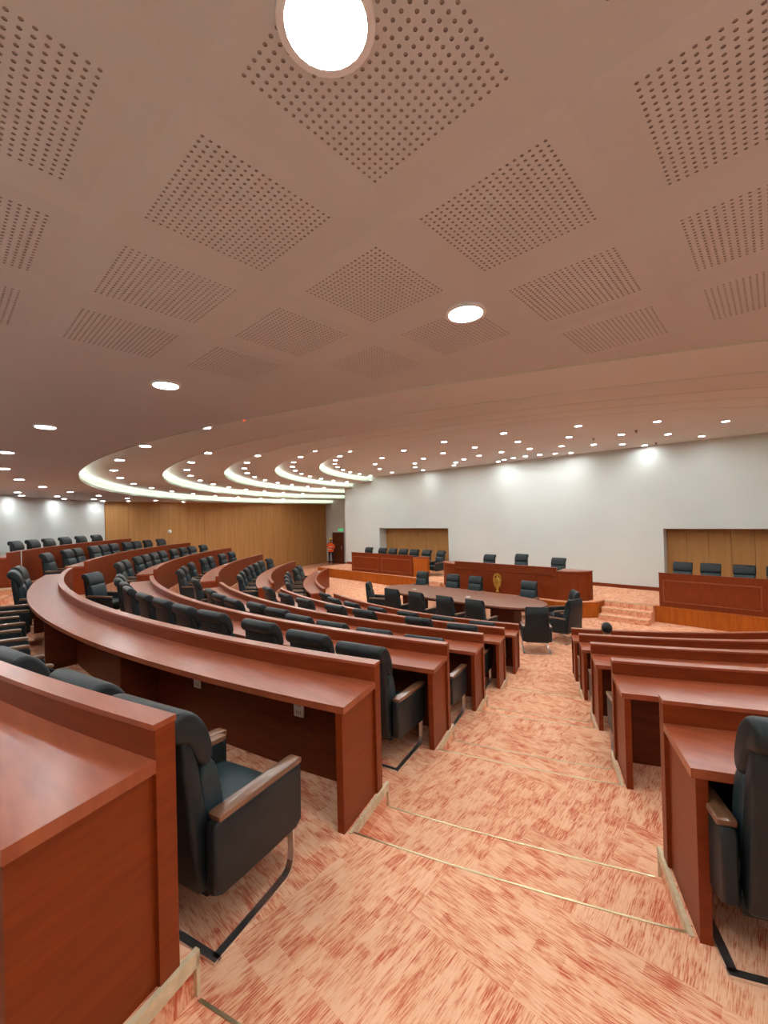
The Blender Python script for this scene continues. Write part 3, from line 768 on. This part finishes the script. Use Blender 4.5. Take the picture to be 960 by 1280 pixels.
mb = MB(); mb.sphere((0, 0, -.02), .10, 14, 10, sc=(.95, .22, 1.7)); mb.sphere((0, -.005, .12), .05, 10, 8, sc=(.6, .3, 1.4)); build(mb, 'inner_flame', W('gold'), emb, True)
mb = MB(); mb.tube((0, 0, -.33), (0, 0, -.20), .045, 10, 0, .02); mb.tube((0, 0, -.36), (0, 0, -.33), .06, 10); mb.tube((0, 0, -.22), (0, 0, -.12), .02, 10, 0, .06); build(mb, 'pedestal_stem', W('gold'), emb, True)
for sg in (-1, 1):
    mb = MB(); mb.sphere((sg*.075, 0, -.12), .045, 10, 8, sc=(1, .3, .6)); build(mb, 'scroll', W('gold'), emb, True)

# ------------------------------------------------------------------ small things
for i, (r, a, z, lb) in enumerate(((16.197, -79.14, 1.77, 'white double socket under the fifth-row desk, the left one'), (16.197, -74.97, 1.77, 'white double socket under the fifth-row desk, nearer the aisle'), (16.197, -65.6, 1.46, 'white socket low under the nearest right-hand desk'))):
    e = empty('socket', pol(r, a, z), R(a)-PI/2+PI); tag(e, lb, 'socket')
    mb = MB(); mb.box(-.045, .045, -.012, .0, -.06, .06); build(mb, 'face_plate', W('plastic'), e)
    mb = MB()
    for zz in (-.028, .028):
        for xx in (-.018, 0, .018): mb.box(xx-.003, xx+.003, -.0135, -.012, zz-.012, zz+.012)
    build(mb, 'socket_slots', W('hole'), e)
for x, y, z, rz, lb in ((-9.20, -9.48, ZZ[3]+.7602, .7, 'white sheet of paper on the third-row desk, far left block'), (-8.17, -5.62, .7602, .9, 'white sheet of paper on the front-row desk, far left block')):
    e = None; mb = MB(); mb.box(-.15, .15, -.105, .105, 0, .004); o = build(mb, 'paper_sheet', W('paper')); o.location = (x, y, z); o.rotation_euler = (0, 0, rz); tag(o, lb, 'paper')
mb = MB(); mb.tube((0, 0, -.42), (0, 0, .02), .012, 8); o = build(mb, 'cable', W('plastic')); 

# people ------------------------------------------------------------
def skinned(name, verts, edges_, radii, m, parent, sub=2):
    me = bpy.data.meshes.new(name); me.from_pydata(verts, edges_, []); o = link(name, me, parent)
    o.modifiers.new('skin', 'SKIN'); sk = me.skin_vertices[0].data
    for i, r_ in enumerate(radii):
        sk[i].radius = (r_, r_) if isinstance(r_, (int, float)) else r_
    sk[0].use_root = True
    md = o.modifiers.new('sub', 'SUBSURF'); md.levels = sub; md.render_levels = sub
    dg = bpy.context.evaluated_depsgraph_get(); nm = bpy.data.meshes.new_from_object(o.evaluated_get(dg))
    o.modifiers.clear(); o.data = nm; nm.materials.clear(); nm.materials.append(m)
    nm.polygons.foreach_set('use_smooth', [True]*len(nm.polygons)); return o
def head(parent, c, m_skin, hair=True, face=(0, -1)):
    mb = MB(); fx, fy = face
    mb.sphere((c[0], c[1], c[2]), .098, 18, 14, sc=(.80, .95, 1.18)); mb.sphere((c[0]+fx*.095, c[1]+fy*.095, c[2]-.01), .017, 8, 6, sc=(1, 1, 1.5))
    for sg in (-1, 1): mb.sphere((c[0]+sg*fy*.08, c[1]-sg*fx*.08, c[2]-.005), .022, 8, 6, sc=(.6, .8, 1.3))
    h_ = build(mb, 'head', m_skin, parent, True, 180)
    mb = MB()
    for sg in (-1, 1): mb.sphere((c[0]+fx*.084+sg*fy*.03, c[1]+fy*.084-sg*fx*.03, c[2]+.012), .010, 8, 6)
    build(mb, 'eyes', W('hair'), h_, True)
    mb = MB(); mb.sphere((c[0]+fx*.086, c[1]+fy*.086, c[2]-.055), .016, 8, 6, sc=(1.2, .6, .4)); build(mb, 'mouth', W('vest' if 0 else 'door'), h_, True)
    return h_
def hand(parent, wpos, d, m):
    """palm, four bent fingers and a thumb along direction d"""
    d = Vector(d).normalized(); a = d.orthogonal().normalized(); b = d.cross(a); w0 = Vector(wpos)
    V = [w0, w0+d*.05, w0+d*.085]; Ed = [(0, 1), (1, 2)]; Rd = [(.022, .014), (.032, .014), (.034, .012)]
    for i, off in enumerate((-.028, -.009, .010, .028)):
        L = (.062, .074, .070, .055)[i]; n0 = len(V)
        V += [w0+d*.09+a*off, w0+d*(.09+L*.55)+a*off+b*.006, w0+d*(.09+L*.85)+a*off+b*.028]
        Ed += [(2, n0), (n0, n0+1), (n0+1, n0+2)]; Rd += [.0095, .0085, .007]
    n0 = len(V); V += [w0+d*.045-a*.038, w0+d*.075-a*.055+b*.012, w0+d*.098-a*.058+b*.025]
    Ed += [(1, n0), (n0, n0+1), (n0+1, n0+2)]; Rd += [.011, .0095, .008]
    return skinned('hand', [tuple(v) for v in V], Ed, Rd, m, parent, 1)
# worker by the door
wk = empty('person', (-15.45, .8, 0), R(35)); wk.location.x = -15.2; tag(wk, 'person in orange safety vest and yellow helmet standing beside the dark door', 'person')
bv = [(0, 0, .96), (0, 0, 1.12), (0, -.01, 1.30), (0, 0, 1.42), (0, -.005, 1.50), (.10, 0, .90), (.11, -.02, .50), (.12, .01, .10), (.12, -.10, .05), (-.10, 0, .90), (-.12, .0, .50), (-.12, .03, .10), (-.12, -.08, .05),
      (.19, .0, 1.40), (.25, -.02, 1.13), (.16, -.20, 1.05), (-.19, 0, 1.40), (-.26, -.04, 1.14), (-.14, -.22, 1.22)]
be = [(0, 1), (1, 2), (2, 3), (3, 4), (0, 5), (5, 6), (6, 7), (7, 8), (0, 9), (9, 10), (10, 11), (11, 12), (3, 13), (13, 14), (14, 15), (3, 16), (16, 17), (17, 18)]
br = [(.15, .10), (.14, .10), (.165, .11), (.12, .09), .055, .095, .062, .045, .04, .095, .062, .045, .04, .055, .042, .032, .055, .042, .032]
skinned('body', bv, be, br, W('trouser'), wk)
mb = MB()
def tub(mb, zs, n=20):
    vs = []; 
    for z, rx, ry in zs: vs += [(rx*math.cos(2*PI*i/n), ry*math.sin(2*PI*i/n), z) for i in range(n)]
    mb.add(vs, [(j*n+i, j*n+(i+1) % n, (j+1)*n+(i+1) % n, (j+1)*n+i) for j in range(len(zs)-1) for i in range(n)])
tub(mb, [(.86, .19, .145), (.98, .185, .14), (1.12, .18, .135), (1.28, .20, .15), (1.40, .215, .13), (1.45, .14, .10), (1.47, .07, .07)])
vst = build(mb, 'safety_vest', W('vest'), wk, True, 80)
mb = MB(); tub(mb, [(1.02, .19, .146), (1.06, .189, .145)]); tub(mb, [(1.18, .193, .15), (1.22, .198, .153)]); build(mb, 'reflective_band', W('strip'), vst, True)
for nm, pts in (('sleeve', [(.18, 0, 1.40), (.25, -.02, 1.13), (.17, -.18, 1.06)]), ('sleeve', [(-.18, 0, 1.40), (-.26, -.04, 1.14), (-.15, -.19, 1.20)])):
    skinned('sleeve', pts, [(0, 1), (1, 2)], [.068, .055, .045], W('vest'), wk, 1)
hand(wk, (.16, -.20, 1.05), (-.3, -.9, 0), W('skin')); hand(wk, (-.14, -.22, 1.22), (.2, -.8, .4), W('skin'))
head(wk, (0, -.02, 1.62), W('skin'))
mb = MB()
n = 18; zs = [(1.66, .135, .15), (1.665, .108, .125), (1.72, .105, .122), (1.765, .08, .095), (1.79, .03, .04)]
tub(mb, [(z, a*1, b*1) for z, a, b in zs]); mb.v = [(v[0], v[1]-.02, v[2]) for v in mb.v]; build(mb, 'helmet', W('helmet'), wk, True, 60)
# seated person, only the head shows above the right-hand desks
pa = -63.9
sp = pol(10.42, pa, 0); st_face = math.atan2(-sp.y, -sp.x)+PI/2
ps = empty('person', sp, st_face); ps.scale = (.96, .96, .92); tag(ps, 'seated person with short black hair and white shirt behind the right-hand front desk', 'person')
bv = [(0, .10, .52), (0, .12, .70), (0, .10, .88), (0, .06, .98), (0, .04, 1.06), (.10, .02, .52), (.13, -.36, .50), (.13, -.34, .10), (.13, -.46, .05), (-.10, .02, .52), (-.13, -.36, .50), (-.13, -.34, .10), (-.13, -.46, .05),
      (.18, .06, .95), (.25, -.02, .70), (.16, -.22, .72), (-.18, .06, .95), (-.25, -.02, .70), (-.16, -.22, .72)]
skinned('body', bv, be, br, W('trouser'), ps)
mb = MB(); tub(mb, [(.50, .19, .15), (.62, .18, .14), (.78, .19, .15), (.92, .205, .13), (.99, .14, .10), (1.04, .07, .07), (1.08, .062, .062)]); mb.v = [(v[0], v[1]+.09-.05*(v[2] > .95), v[2]) for v in mb.v]
build(mb, 'shirt', W('shirt'), ps, True, 80)
for pts in ([(.17, .06, .95), (.25, -.02, .70), (.17, -.18, .72)], [(-.17, .06, .95), (-.25, -.02, .70), (-.17, -.18, .72)]):
    skinned('sleeve', pts, [(0, 1), (1, 2)], [.066, .054, .044], W('shirt'), ps, 1)
hand(ps, (.16, -.22, .72), (-.2, -1, 0), W('skin')); hand(ps, (-.16, -.22, .72), (.2, -1, 0), W('skin'))
hd_ = head(ps, (0, .0, 1.17), W('skin'))
mb = MB(); mb.sphere((0, .02, 1.205), .108, 18, 12, sc=(.86, .98, 1.0)); build(mb, 'hair', W('hair'), ps, True, 180)
o = bpy.data.objects.get('cable')
pr = pol(RR[0]-.035, -116.0, ZZ[0]+.86); o.location = (pr.x, pr.y, ZZ[0]+.86); tag(o, 'thin white cable hanging down the back-row desk front, left edge', 'cable')
